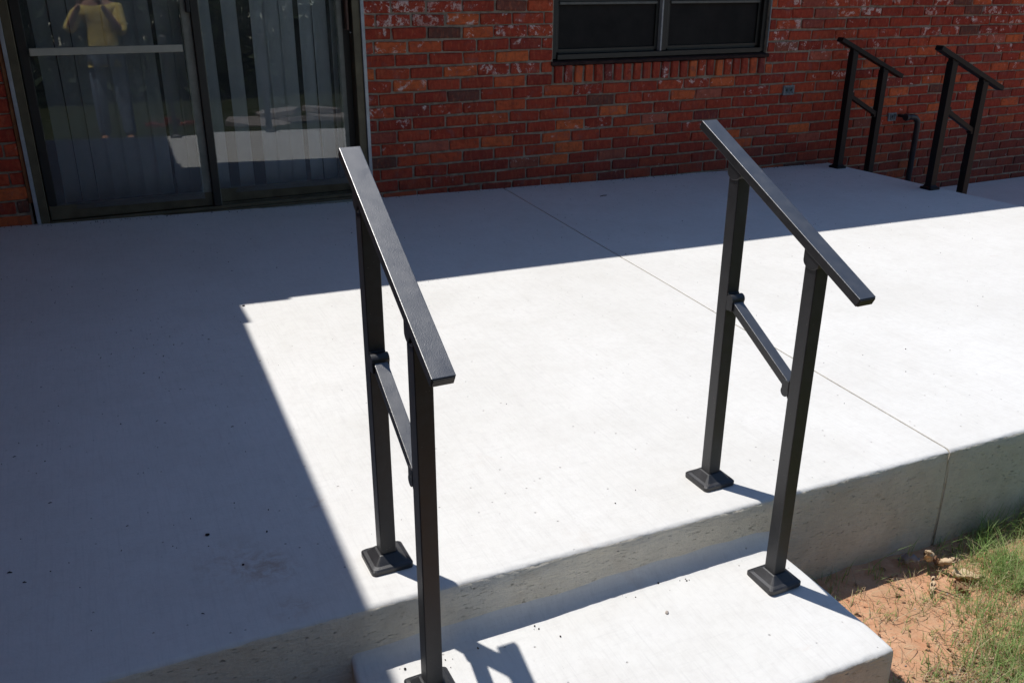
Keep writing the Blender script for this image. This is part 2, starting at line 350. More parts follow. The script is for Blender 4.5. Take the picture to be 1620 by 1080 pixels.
def step_mesh(x0, x1, y0, y1, zt, cove=True, r=0.0115, base=-0.42):
    """a poured step: coved to the riser behind (y0), rounded nose at y1, rounded ends"""
    v = []
    if cove:
        for k in range(0, 9):
            a = k / 8
            v.append((y0 + 0.001 - 0.046 * a * a, 0.060 * (1 - a) ** 2))
    else: v.append((y0 + 0.01, 0.0))
    ys = v[-1][0]
    for k in range(1, 13): v.append((ys + (y1 + 0.03 - ys) * k / 12, 0.0))
    for k in range(0, 7):
        a = k / 6 * math.pi / 2
        v.append((y1 + r - math.sin(a) * r, -(r - math.cos(a) * r)))
    for k in range(1, 11): v.append((y1, -r + (base - zt + r) * k / 10))
    cols = [(x0, base)] + [(x0 + r * (1 - math.cos(k / 4 * math.pi / 2)), -(r - math.sin(k / 4 * math.pi / 2) * r)) for k in range(5)]
    n = max(3, int((x1 - x0) / 0.013)); cols += [(x0 + r + (x1 - x0 - 2 * r) * t_ / n, 0.0) for t_ in range(1, n)]
    cols += [(x1 - r * (1 - math.sin(k / 4 * math.pi / 2)), -(r - math.cos(k / 4 * math.pi / 2) * r)) for k in range(5)] + [(x1, base)]
    vv = []; ff = []; mi = []; nv = len(v)
    for x, dz in cols:
        for j, (y, dv) in enumerate(v):
            nose = 1.0 if nv - 17 <= j <= nv - 11 else 0.0; fc = 1.0 if j > nv - 11 else 0.0
            edge = 0.012 * max(0, (x - (x1 - 0.05)) / 0.05) * max(0, (y - (y1 + 0.2)) / 0.2) if cove else 0
            dy = (nz((x, dv, 0), 40, 5) * 0.003 + nz((x, dv, 1), 110, 4) * .0022) * nose + nz((x, dv, 3), 5, 1) * 0.004 * (nose + fc)
            zb = zt_at(x, y) if cove else zt
            zz = zb + dv + (dz if dz > -0.1 else dz - zb) + nz((x, y, 0), 4, 6) * 0.0025 - edge
            vv.append((x + nz((y, dv, 1), 12, 7) * 0.003, y + dy, zz))
    for i in range(len(cols) - 1):
        for j in range(nv - 1):
            q = i * nv + j; ff.append((q, q + 1, q + nv + 1, q + nv)); mi.append(1 if (j >= nv - 13 or i == 0 or i == len(cols) - 2) else 0)
    me = bpy.data.meshes.new('step'); me.from_pydata(vv, [], ff); me.update()
    me.polygons.foreach_set('material_index', mi); me.polygons.foreach_set('use_smooth', [True] * len(ff))
    return me
tag(put('patio_step', step_mesh(-1.934, -0.918, FY, -3.840, ZT), [M['top'], M['face']]), 'low pale concrete step below the front edge of the patio', kind='structure')

# steps and walkway at the far right end of the patio
def slabbox(name, x0, x1, y0, y1, z0, z1, label):
    o = put(name, span(x0, x1, y0, y1, z0, z1, 0.012, 3), M['top'], smooth=False); tag(o, label, kind='structure'); return o
slabbox('side_step', XR + 0.003, 2.92, -1.25, -0.004, -0.6, -0.19, 'shaded concrete step below the far right end of the patio')
slabbox('walkway', 2.923, 9.0, -1.6, -0.004, -0.6, -0.338, 'shaded concrete walkway along the brick wall beyond the patio')

# ground sheet
def gz(x, y):
    z = -0.232
    z += 0.020 * math.exp(-((x + 0.72) ** 2 + (y + 3.46) ** 2) / 0.03) - 0.025 * max(0, min(1, (x + 0.3) / 0.5)) * max(0, min(1, (y + 3.62) / 0.15))
    far = max(0.0, min(1.0, (abs(y + 3.7) + abs(x + 0.5) - 1.0) / 3.0))
    z += nz((x, y, 0), 4.5, 1) * 0.014 + nz((x, y, 0), 17, 2) * 0.006 + nz((x, y, 0), 0.6, 3) * 0.05 * far
    if y > -3.2: z -= 0.2
    return z
def grid_sheet(xs, ys, hole=None):
    vv = [(x, y, gz(x, y)) for x in xs for y in ys]; n = len(ys)
    ff = [(i * n + j, (i + 1) * n + j, (i + 1) * n + j + 1, i * n + j + 1) for i in range(len(xs) - 1) for j in range(n - 1)]
    me = bpy.data.meshes.new('ground'); me.from_pydata(vv, [], ff); me.update(); me.polygons.foreach_set('use_smooth', [True] * len(ff)); return me
def axis(far0, near0, near1, far1, ns):
    a = [near0 - (near0 - far0) * ((14 - k) / 14) ** 2.2 for k in range(14)]
    b = [near0 + (near1 - near0) * k / ns for k in range(ns + 1)]
    c_ = [near1 + (far1 - near1) * ((k + 1) / 14) ** 2.2 for k in range(14)]
    return a + b + c_
tag(put('ground', grid_sheet(axis(-120, -2.6, 1.4, 120, 150), axis(-120, -4.9, -3.3, 60, 70)), M['ground']), 'bare red clay soil and thin lawn in front of the patio', kind='structure')

# ================================================================== HOUSE
house = tag(empty('brick_house'), 'red brick ranch house with sliding glass door and dark framed window', 'house')
WX0, WX1 = 0.318, 1.896; WZ0, WZ1 = 0.724, 1.98      # window opening
DX0, DX1, DZ1 = -2.494, -0.811, 2.06                 # door opening
HX0, HX1, HZ = -4.4, 9.0, 2.42
bm = bmesh.new()
def wbox(x0, x1, z0, z1, y0=0.009, y1=0.11): add_box(bm, ((x0 + x1) / 2, (y0 + y1) / 2, (z0 + z1) / 2), (x1 - x0, y1 - y0, z1 - z0))
wbox(HX0, DX0 - 0.012, -0.6, HZ); wbox(DX0 - 0.012, DX1, DZ1, HZ); wbox(DX1, WX0, -0.6, HZ); wbox(WX0, WX1, -0.6, 0.60); wbox(WX0, WX1, WZ1, HZ); wbox(WX1, HX1, -0.6, HZ)
wbox(WX0, WX1, 0.60, 0.684)
wall = put('wall', bm_mesh(bm), M['mortar'], house)

def brick_mesh(seed, L=0.191, H=0.057, D=0.09, ch=0.006):
    rr = random.Random(seed); bm = bmesh.new()
    add_box(bm, (0, 0, 0), (L, D, H))
    for v_ in bm.verts:
        v_.co += Vector((rr.uniform(-.0025, .0025), rr.uniform(-.002, .002), rr.uniform(-.002, .002)))
    bmesh.ops.bevel(bm, geom=[e for e in bm.edges], offset=ch * rr.uniform(0.7, 1.2), segments=1, affect='EDGES')
    for v_ in bm.verts:
        if v_.co.y < 0: v_.co += Vector((rr.uniform(-.0024, .0024), rr.uniform(-.0016, .0016), rr.uniform(-.0022, .0022)))
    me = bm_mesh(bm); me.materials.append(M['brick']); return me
BV = [brick_mesh(s) for s in range(9)]
from mathutils import Euler
camR = cam.rotation_euler.to_matrix().transposed(); camL = Vector(cam.location)
def visible_rank(p):
    q = camR @ (Vector(p) - camL)
    if q.z >= 0: return None
    u = 810 + 1410.94 * q.x / -q.z; v = 540 - 1410.94 * q.y / -q.z
    if -25 < u < 1645 and -18 < v < 1100 and (p[2] > zs(min(p[0], XR), 0) - 0.03 or p[0] > 3.6): return (p - camL).length if isinstance(p, Vector) else (Vector(p) - camL).length
    return None
cand = []   # (matrix, mesh variant, width scale)
rb = random.Random(5)
def lay(x0, x1, zc, n):
    """one brick between x0..x1 (joint centres) on course centre zc"""
    wdt = x1 - x0 - 0.010
    if wdt < 0.022: return
    cx = (x0 + x1) / 2; dy = rb.uniform(-.0022, .0022)
    mt = Matrix.Translation((cx, 0.045 + dy, zc + rb.uniform(-.0015, .0015))) @ Euler((0, R(rb.uniform(-.7, .7)), R(rb.uniform(-.35, .35)))).to_matrix().to_4x4() @ Matrix.Diagonal((wdt / 0.191, 1, rb.uniform(0.95, 1.03), 1))
    cand.append((mt, rb.randrange(len(BV)), Vector((cx, 0, zc))))
def course(n, a, b):
    zc = Z0 + (n + 0.5) * CO
    off = XJ + (0 if n % 2 == 0 else BL / 2) + rb.uniform(-.012, .012)
    k = math.floor((a - off) / BL); xs = [a]
    x = off + (k + 1) * BL
    while x < b - 0.02:
        if x > a + 0.035: xs.append(x + rb.uniform(-.006, .006))
        x += BL
    if len(xs) > 1 and b - xs[-1] < 0.04: xs.pop()
    xs.append(b)
    for p, q in zip(xs, xs[1:]): lay(p, q, zc, n)
nmax = int((HZ - Z0) / CO)
for n in range(-6, nmax):
    zc = Z0 + (n + .5) * CO
    segs = [(HX0, HX1)]
    cuts = []
    if zc < DZ1: cuts.append((DX0 - 0.016, DX1))
    if 8 <= n and zc < WZ1 + 0.02: cuts.append((WX0 - 0.002, WX1 + 0.002))
    a = HX0; parts_ = []
    for c0, c1 in sorted(cuts): parts_.append((a, c0)); a = c1
    parts_.append((a, HX1))
    for p, q in parts_: course(n, p, q)
# the brick sill: headers on edge, leaning and sloping outwards
nr = 23; rw = (WX1 - WX0) / nr
for k in range(nr):
    cx = WX0 + rw * (k + .5)
    mt = Matrix.Translation((cx, 0.038 + rb.uniform(-.003, .003), 0.640 + rb.uniform(-.002, .002))) @ Euler((0, R(90 + rb.uniform(-2, 2)), 0)).to_matrix().to_4x4() @ Matrix.Diagonal((0.098 / 0.191, 1.05, 0.87, 1))
    cand.append((mt, rb.randrange(len(BV)), Vector((cx, 0, 0.64))))
rank = []
for i, (mt, v_, p) in enumerate(cand):
    d = visible_rank(p)
    if d is not None: rank.append((d, i))
rank.sort(); single = {i for _, i in rank[:300]}
rest = bmesh.new()
for i, (mt, v_, p) in enumerate(cand):
    if i in single:
        o = put('brick', BV[v_], None, wall); o.matrix_local = mt
    else:
        tmp = BV[v_].copy(); tmp.transform(mt); rest.from_mesh(tmp); bpy.data.meshes.remove(tmp)
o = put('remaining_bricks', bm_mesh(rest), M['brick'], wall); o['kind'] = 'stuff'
# rowlock sill tops under the window frame, their shade put into the dark colour
put('window_ledge', boxm((1.107, 0.030, 0.7065), (WX1 - WX0 + 0.03, 0.085, 0.020), 0.003, 1, Euler((R(9), 0, 0)).to_matrix()), m_simple('shade_dark_ledge', (0.050, 0.030, 0.026), 0.9, 0.1, 0, 0.2, 30, 0.5, 80, 0.002), wall)

# ---- window
win = put('window', None or bpy.data.meshes.new('window_frame'), M['bronze_dark'], house)
bm = bmesh.new()
fy0, fy1 = 0.030, 0.085
def fb(x0, x1, z0, z1, y0=fy0, y1=fy1, bev=0.002): add_box(bm, ((x0 + x1) / 2, (y0 + y1) / 2, (z0 + z1) / 2), (x1 - x0, y1 - y0, z1 - z0), None, bev)
fb(WX0 + .001, WX0 + .036, WZ0, WZ1); fb(WX1 - .036, WX1 - .001, WZ0, WZ1)
fb(WX0 + .037, WX1 - .037, WZ0 - .004, WZ0 + .026, 0.018, fy1); fb(WX0 + .037, WX1 - .037, WZ1 - .034, WZ1)
fb(1.086, 1.128, WZ0 + .027, WZ1 - .035, 0.036, fy1)
bm.to_mesh(win.data); bm.free()
put('mullion_strip', span(1.075, 1.0852, 0.026, 0.06, WZ0 + .004, WZ1 - .036), M['caulk'], win)
for x0, x1 in ((WX0 + .0365, 1.0745), (1.1285, WX1 - .0365)):
    bm = bmesh.new()
    add_box(bm, ((x0 + .012), .066, (WZ0 + WZ1) / 2), (.022, .022, WZ1 - WZ0 - .07)); add_box(bm, ((x1 - .012), .066, (WZ0 + WZ1) / 2), (.022, .022, WZ1 - WZ0 - .07))
    add_box(bm, ((x0 + x1) / 2, .066, WZ0 + .040), (x1 - x0 - .047, .022, .024))
    sash = put('sash', bm_mesh(bm), M['bronze_dark'], win)
    put('meeting_rail', span(x0 + .024, x1 - .024, .045, .076, 1.022, 1.037, .002), M['railgrey'], win)
    put('upper_rail', span(x0 + .024, x1 - .024, .052, .083, 1.038, 1.066, .002), M['bronze_dark'], win)
    put('screen', span(x0 + .0235, x1 - .0235, .0685, .0695, WZ0 + .053, 1.021), M['screen'], win)
    put('pane', span(x0 + .0235, x1 - .0235, .0685, .0725, 1.067, WZ1 - .036), M['glass'], win)
put('caulk_line', span(WX1 - .0008, WX1 + .004, .002, .012, WZ0 + .03, WZ1), M['caulk'], win)

# ---- sliding glass door
door = put('sliding_door', bpy.data.meshes.new('door_frame'), M['bronze'], house)
bm = bmesh.new()
def fb2(x0, x1, z0, z1, y0, y1, bev=0.002): add_box(bm, ((x0 + x1) / 2, (y0 + y1) / 2, (z0 + z1) / 2), (x1 - x0, y1 - y0, z1 - z0), None, bev)
DZ0 = 0.030
fb2(DX0 + .017, DX0 + .056, DZ0, DZ1 - .001, -.004, .12); fb2(DX1 - .058, DX1 - .016, DZ0, DZ1 - .001, -.004, .12)
fb2(DX0 + .057, DX1 - .059, DZ1 - .05, DZ1 - .001, -.002, .12)
fb2(DX0 + .002, DX1 - .002, -.02, .042, -.022, .13); fb2(DX0 + .057, DX1 - .059, .0425, .060, -.008, .006); fb2(DX0 + .057, DX1 - .059, .0425, .060, .058, .066)
bm.to_mesh(door.data); bm.free()
for x0, x1 in ((DX0, DX0 + .0165), (DX1 - .0155, DX1 + .003)):
    put('trim_strip', span(x0, x1, -.016, .02, -.005, DZ1 + .02, .001), M['alu'], door)
put('wood_trim', span(DX0 - .020, DX0 - .0008, -.004, .03, .16, DZ1, .003), M['wood'], door)
put('threshold', span(-1.66, DX1 - .03, -.040, -.0225, -.02, .032, .004), M['dull'], door)
XM = -1.655
TA, TB = R(-2.6), R(1.6)
def panel(x0, x1, yc, ls, rs, lm, rm, name):
    p = empty(name, parent=door)
    z0, z1 = .062, DZ1 - .055
    bpy.data.objects.remove(p)
    f = put('door_leaf', boxm(((x0 + x1) / 2, yc, z0 + .035), (x1 - x0 - .002, .032, .070), .002), M['bronze'], door)
    put('head_stile', boxm(((x0 + x1) / 2, yc, z1 - .03), (x1 - x0, .032, .06), .002), M['bronze'], f)
    put('stile', span(x0, x0 + ls, yc - .017, yc + .017, z0 + .0705, z1 - .0605, .002), lm, f)
    put('stile', span(x1 - rs, x1, yc - .017, yc + .017, z0 + .0705, z1 - .0605, .002), rm, f)
    cx = (x0 + ls + x1 - rs) / 2; cz = (z0 + z1) / 2; w_ = (x1 - rs) - (x0 + ls); h = z1 - z0 - .11
    bm = bmesh.new(); add_box(bm, (0, 0, 0), (w_ + .016, .004, h + .02))
    n = Vector((math.sin(TA), -math.cos(TA) * math.cos(TB), math.sin(TB))).normalized()
    g = put('pane', bm_mesh(bm), M['glass'], f)
    g.location = (cx, yc, cz); g.rotation_euler = n.to_track_quat('-Y', 'Z').to_euler()
    return f, g
lf, _ = panel(DX0 + .060, XM - .012, .030, .040, .048, M['bronze_dark'], M['dull'], 'left')
rf, _ = panel(XM - .008, DX1 - .094, .080, .038, .034, M['bronze_dark'], M['dull'], 'right')
put('push_bar', span(-2.388, -1.722, -.006, .010, .829, .863, .002), M['bar'], lf)
put('meeting_stile', span(XM - .0115, XM + .026, -.012, .060, .0605, DZ1 - .055, .003), M['bronze_dark'], lf)
put('edge_bead', span(XM + .0265, XM + .033, .02, .062, .0605, DZ1 - .055), M['dull'], rf)
put('latch', boxm((XM - .022, -.0045, 1.05), (.020, .030, .085), .004, 2), M['black'], lf)
put('door_pull', boxm((DX1 - .078, .036, 1.02), (.014, .045, .22), .004, 2), M['oldpull'], rf)
put('lock_pin', boxm((DX1 - .070, .010, .90), (.006, .006, .006), .001), M['alu'], door)
put('gap_cover', span(DX1 - .0935, DX1 - .059, .070, .118, .0605, DZ1 - .055), M['bronze_dark'], door)
# room behind
bm = bmesh.new(); add_box(bm, (0, 0, 0), (1, 1, 1))
rm = put('room', bm_mesh(bm), M['room'], house); rm.location = ((HX0 + HX1) / 2, 2.12, 1.15); rm.scale = (HX1 - HX0, 4.0, 2.5)
# (the room is a closed box starting behind the wall: open its front at the door and window)
bpy.data.objects.remove(rm)
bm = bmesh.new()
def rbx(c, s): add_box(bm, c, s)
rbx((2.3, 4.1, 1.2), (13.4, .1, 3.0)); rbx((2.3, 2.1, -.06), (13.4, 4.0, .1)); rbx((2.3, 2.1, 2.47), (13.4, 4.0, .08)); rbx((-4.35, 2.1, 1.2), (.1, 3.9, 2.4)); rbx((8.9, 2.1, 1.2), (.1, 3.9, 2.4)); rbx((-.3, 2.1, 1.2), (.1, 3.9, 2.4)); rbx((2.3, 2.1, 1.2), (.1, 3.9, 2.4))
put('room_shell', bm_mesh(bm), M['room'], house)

# ---- roof, eaves and wing (above and beside the frame; they shade the patio)
EZ = 2.36; ET = EZ + .13                             # soffit and fascia top
def eave_pt(sx, sy):                                 # point of the fascia's top edge whose shadow falls at (sx, sy) on the slab
    h = ET - zs(sx, sy); return (sx - .188 * h, sy + .304 * h)
def prism(bm, pts, th):
    lo = [bm.verts.new(p) for p in pts]; hi = [bm.verts.new((p[0], p[1], p[2] + th)) for p in pts]
    bm.faces.new(lo[::-1]); bm.faces.new(hi); n = len(pts)
    for i in range(n): bm.faces.new((lo[i], lo[(i + 1) % n], hi[(i + 1) % n], hi[i]))
c0 = eave_pt(-1.80, -1.583); c1 = eave_pt(2.58, -1.524); sl_ = (c1[1] - c0[1]) / (c1[0] - c0[0]); c2 = (9.6, c1[1] + sl_ * (9.6 - c1[0]))
w0 = eave_pt(-1.818, -1.60); w1 = eave_pt(-1.889, -3.45); ws = (w1[0] - w0[0]) / (w1[1] - w0[1]); WY = -5.15
wq = (w0[0] + ws * (WY - w0[1]), WY); wn = (w0[0] + ws * (4.4 - w0[1]), 4.4)
bm = bmesh.new()
prism(bm, [(c0[0], c0[1], ET - .062), (c2[0], c2[1], ET - .062), (9.6, 4.5, EZ + 1.7), (c0[0], 4.5, EZ + 1.7)], .06)
prism(bm, [(wq[0], wq[1], ET - .062), (wn[0], wn[1], ET - .062), (-6.2, 4.4, EZ + 1.3), (-6.2, WY, EZ + 1.3)], .06)
roof = put('roof', bm_mesh(bm), M['shingle'], house)
bm = bmesh.new(); prism(bm, [(c0[0], c0[1] + .02, EZ), (c2[0], c2[1] + .02, EZ), (9.6, .14, EZ), (c0[0], .14, EZ)], .03); put('soffit', bm_mesh(bm), M['white'], roof)
bm = bmesh.new(); prism(bm, [(-3.2, WY, EZ - .004), (wq[0] - .02, wq[1], EZ - .004), (w0[0] - .02, c0[1] + .02, EZ - .004), (w0[0] - .02, .14, EZ - .004), (-3.2, .14, EZ - .004)], .03); put('wing_soffit', bm_mesh(bm), M['white'], roof)
bm = bmesh.new(); prism(bm, [(c0[0], c0[1], EZ - .03), (c2[0], c2[1], EZ - .03), (c2[0], c2[1] + .019, EZ - .03), (c0[0], c0[1] + .019, EZ - .03)], .16); put('fascia', bm_mesh(bm), M['white'], roof)
bm = bmesh.new(); prism(bm, [(wq[0], wq[1], EZ - .03), (w0[0], c0[1], EZ - .03), (w0[0] - .019, c0[1], EZ - .03), (wq[0] - .019, wq[1], EZ - .03)], .16); put('fascia', bm_mesh(bm), M['white'], roof)
put('corner_shadow_box', span(w0[0] - .05, c0[0] + .06, c0[1] + .0195, c0[1] + .12, ET - .05, ET - .004), M['alu'], roof)  # unseen box added to close a light leak between the two roofs
# unseen boxes added at the inner corner to shape the eaves' shadow
f0 = eave_pt(-1.625, -1.60)
put('corner_shadow_box', span(w0[0] - .018, f0[0], c0[1] - .017, c0[1] + .045, ET - .03, ET + .001), M['alu'], roof)
g0 = eave_pt(-1.80, -1.80)
put('corner_shadow_box', span(w0[0] - .01, w0[0] + .012, g0[1], c0[1] - .018, ET - .03, ET + .001), M['alu'], roof)
t = NT('wing_brick'); bt = t.n('TexBrick'); mp = t.n('Mapping'); mp.inputs['Rotation'].default_value = (0, R(90), R(90)); t.set(mp.inputs[0], t.pos()); t.set(bt.inputs[0], mp.outputs[0])
bt.inputs['Color1'].default_value = (.33, .06, .035, 1); bt.inputs['Color2'].default_value = (.24, .045, .03, 1); bt.inputs['Mortar'].default_value = (.26, .23, .18, 1); bt.inputs['Scale'].default_value = 2.46
bt.inputs['Mortar Size'].default_value = .012; bt.inputs['Brick Width'].default_value = .5; bt.inputs['Row Height'].default_value = .167
put('wing_wall', span(-3.17, -3.05, WY + .4, -.001, -.6, EZ - .006), t.fin(bt.outputs[0], .85, None, .2), house)

# ---- vertical blinds behind the door glass
def blinds(xs, label, mat, y, z0=.105):
    b = tag(empty('vertical_blind', (xs[0][0], y, 2.0)), label, 'blind')
    put('head_rail', boxm((( xs[-1][1] - xs[0][0]) / 2, 0, 0), (xs[-1][1] - xs[0][0] + .04, .05, .04)), M['white'], b)
    for i, (a, c_, tw) in enumerate(xs):
        n = 7; vv = []; ff = []
        for zi in range(13):
            zf = zi / 12; z = z0 + (1.97 - z0) * zf
            for k in range(n + 1):
                s = k / n; ang = tw
                wx = a + (c_ - a) * s
                vv.append((wx - xs[0][0] + (nz((z, i, 0), 1.3, i) * .006), math.sin(ang) * (s - .5) * (c_ - a) + .010 * math.sin(s * math.pi) + nz((z, i, s), 1.5, 3) * .004, z - 2.0))
        for zi in range(12):
            for k in range(n): q = zi * (n + 1) + k; ff.append((q, q + 1, q + n + 2, q + n + 1))
        me = bpy.data.meshes.new('slat'); me.from_pydata(vv, [], ff); me.update()
        o = put('slat', me, mat, b, smooth=True)
        sm = o.modifiers.new('thickness', 'SOLIDIFY'); sm.thickness = .0012
    return b
blinds([(-2.36, -2.285, .25), (-2.278, -2.205, .3), (-2.202, -2.125, .2), (-2.130, -2.052, .3), (-2.055, -1.975, .2), (-1.98, -1.902, .25), (-1.906, -1.836, .3), (-1.818, -1.742, .3), (-1.744, -1.664, .2)],
       'nearly closed grey vertical blind behind the barred left door panel', M['slat2'], .19)
blinds([(-1.612, -1.545, .5), (-1.492, -1.413, .35), (-1.352, -1.275, .2), (-1.278, -1.200, .3), (-1.203, -1.128, .2), (-1.104, -1.03, .3), (-1.03, -.95, .25), (-.935, -.86, .3)],
       'part open pale vertical blind with dark gaps behind the right door panel', M['slat'], .20)

# ================================================================== HANDRAILS
def handrail(px, yu, zu, yl, zl, r0, r1, m0, m1, label, swap=False, base_tilt=(0, 0), group='black metal step handrails', W=.0315, RW=.039, th=.0185, topmat=None):
    body = topmat or M['powder']; topmat = topmat or M['railtop']
    def two(me, u):
        me.materials.append(topmat); me.materials.append(body)
        for p_ in me.polygons: p_.material_index = 0 if p_.normal.dot(u) > .55 else 1
        return me
    """px: rail line x; upper post at (yu, zu) base, lower post at (yl, zl); r0, r1: (y, z) of the rail's top surface; m0, m1: mid rail top.
    swap=True turns the rail to run along x (origin given in base_tilt)."""
    if swap: root = empty('handrail', (base_tilt[0], base_tilt[1], zu), (0, 0, R(90)))
    else: root = empty('handrail', (px, yu, zu))
    tag(root, label, 'handrail', group)
    oy, oz = yu, zu
    def L(y, z): return Vector((0, y - oy, z - oz))
    r0v, r1v = L(*r0), L(*r1); ax = (r1v - r0v).normalized(); up = Vector((0, -ax.z, ax.y)); up = up if up.z > 0 else -up
    rot = Matrix((Vector((1, 0, 0)), -ax, up)).transposed()
    c = (r0v + r1v) / 2 - up * th / 2
    put('top_rail', two(boxm(c, (RW, (r1v - r0v).length, th), .0014, 2, rot), up), None, root)
    bm = bmesh.new(); add_box(bm, r1v - up * th / 2 + ax * .001, (RW - .0035, .003, th - .0035), rot, .0006); put('end_cap', bm_mesh(bm), M['black'], root)
    def rail_z(y):     # underside of rail at local y
        tt = (y - r0v.y) / (r1v.y - r0v.y); p = r0v + (r1v - r0v) * tt; return p.z - th / up.z
    m0v, m1v = L(*m0), L(*m1)
    for (yy, zb) in ((yu, zu), (yl, zl)):
        p = L(yy, zb); zt = rail_z(p.y)
        top = zt - .010
        put('post', boxm((0, p.y, (p.z + .004 + top) / 2), (W, W, top - p.z - .004), .0018, 2), body, root)
        # swivel bracket between post head and rail
        bm = bmesh.new()
        n = 18
        for sx in (0,):
            prof = []
            for k in range(n + 1):
                a = math.pi * k / n
                prof.append((p.y + math.cos(a) * .0215, top - .001 - math.sin(a) * .016))
            prof2 = [(p.y - .0215, rail_z(p.y - .0215) + .001), (p.y + .0215, rail_z(p.y + .0215) + .001)]
            poly = prof + prof2
            f0 = [bm.verts.new((-.0175, y, z)) for y, z in poly]; f1 = [bm.verts.new((.0175, y, z)) for y, z in poly]
            bm.faces.new(f0[::-1]); bm.faces.new(f1)
            for k in range(len(poly)): bm.faces.new((f0[k], f0[(k + 1) % len(poly)], f1[(k + 1) % len(poly)], f1[k]))
        bmesh.ops.recalc_face_normals(bm, faces=bm.faces)
        bmesh.ops.bevel(bm, geom=[e for e in bm.edges if abs((e.verts[0].co - e.verts[1].co).x) < 1e-4], offset=.0012, segments=1, affect='EDGES')
        put('rail_bracket', bm_mesh(bm), body, root)
        # flared base plate cover
        bm = bmesh.new()
        s0, s1, s2 = .0430, .0375, .0185
        lv = [(s0 - .001, 0.0), (s0, .002), (s0, .0105), (s0 - .003, .0135), (s1 - .004, .0155), (s2 + .0015, .029), (s2 - .001, .030), (W / 2 - .001, .030)]
        rings = []
        for hw, z in lv:
            cr = min(.008, hw * .25) if hw > .03 else .0025; ring = []
            for cx_, cy_, a0 in ((1, 1, 0), (-1, 1, 90), (-1, -1, 180), (1, -1, 270)):
                for k in range(4):
                    a = R(a0 + k * 30); ring.append(bm.verts.new((cx_ * (hw - cr) + math.cos(a) * cr, p.y + cy_ * (hw - cr) + math.sin(a) * cr, p.z + z)))
            rings.append(ring)
        for q0, q1 in zip(rings, rings[1:]):
            for k in range(16): bm.faces.new((q0[k], q0[(k + 1) % 16], q1[(k + 1) % 16], q1[k]))
        put('base_plate', bm_mesh(bm), body, root)
    # mid rail with round brackets on the post faces
    max_ = (m1v - m0v).normalized(); mup = Vector((0, -max_.z, max_.y)); mup = mup if mup.z > 0 else -mup
    mrot = Matrix((Vector((1, 0, 0)), -max_, mup)).transposed()
    mt_ = th; mw = RW * .655
    put('mid_rail', two(boxm((m0v + m1v) / 2 - mup * mt_ / 2, (mw, (m1v - m0v).length, mt_), .0014, 2, mrot), mup), None, root)
    for e, sgn, pv in ((m0v, 1, L(yu, zu)), (m1v, -1, L(yl, zl))):
        bm = bmesh.new()
        fy = pv.y - sgn * W / 2            # post face
        c0 = e - mup * mt_ / 2 + Vector((0, 0, .006 * sgn))
        yc = fy - sgn * .010
        ring = [(yc + math.cos(a) * .0108, c0.z + .005 * sgn + math.sin(a) * .0108) for a in [2 * math.pi * k / 18 for k in range(18)]]
        f0 = [bm.verts.new((-.0165, y, z)) for y, z in ring]; f1 = [bm.verts.new((.0165, y, z)) for y, z in ring]
        bm.faces.new(f0[::-1]); bm.faces.new(f1)
        for k in range(18): bm.faces.new((f0[k], f0[(k + 1) % 18], f1[(k + 1) % 18], f1[k]))
        for sx in (-1, 1): add_box(bm, (sx * .0148, yc, c0.z - .005 * sgn), (.003, .020, .030), None, .0008)
        add_box(bm, (0, fy - sgn * .0015, c0.z - .003 * sgn), (.030, .003, .040), None, .0008)
        bmesh.ops.recalc_face_normals(bm, faces=bm.faces)
        put('mid_bracket', bm_mesh(bm), body, root)
    return root
RX, LX = -1.011, -1.8139
handrail(RX, -3.3327, zs(RX, -3.33), -3.580, zt_at(RX, -3.58), (-3.214, .897), (-3.7115, .6515), (-3.365, .533), (-3.562, .421), 'black metal handrail on the right side of the front step, its top rail darker blue')
handrail(LX, -3.3313, zs(LX, -3.33), -3.580, zt_at(LX, -3.580), (-3.250, .904), (-3.684, .640), (-3.366, .538), (-3.560, .418), 'black metal handrail on the left side of the front step, nearest the glass door')
# far rails, turned so that they fall to +x
def far_rail(y, label):
    # local y runs to -world x after a +90 degree turn: use mirrored coordinates
    x_u, x_l = 2.487, 2.785
    conv = lambda x: -(x - x_u)
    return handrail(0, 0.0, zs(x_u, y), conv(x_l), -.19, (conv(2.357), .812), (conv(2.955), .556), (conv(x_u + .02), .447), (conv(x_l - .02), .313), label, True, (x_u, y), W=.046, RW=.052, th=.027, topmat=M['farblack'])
far_rail(-.168, 'black metal handrail close to the brick wall at the far end of the patio')
far_rail(-.948, 'black metal handrail beyond the drain pipe, second from the wall at the patio end')

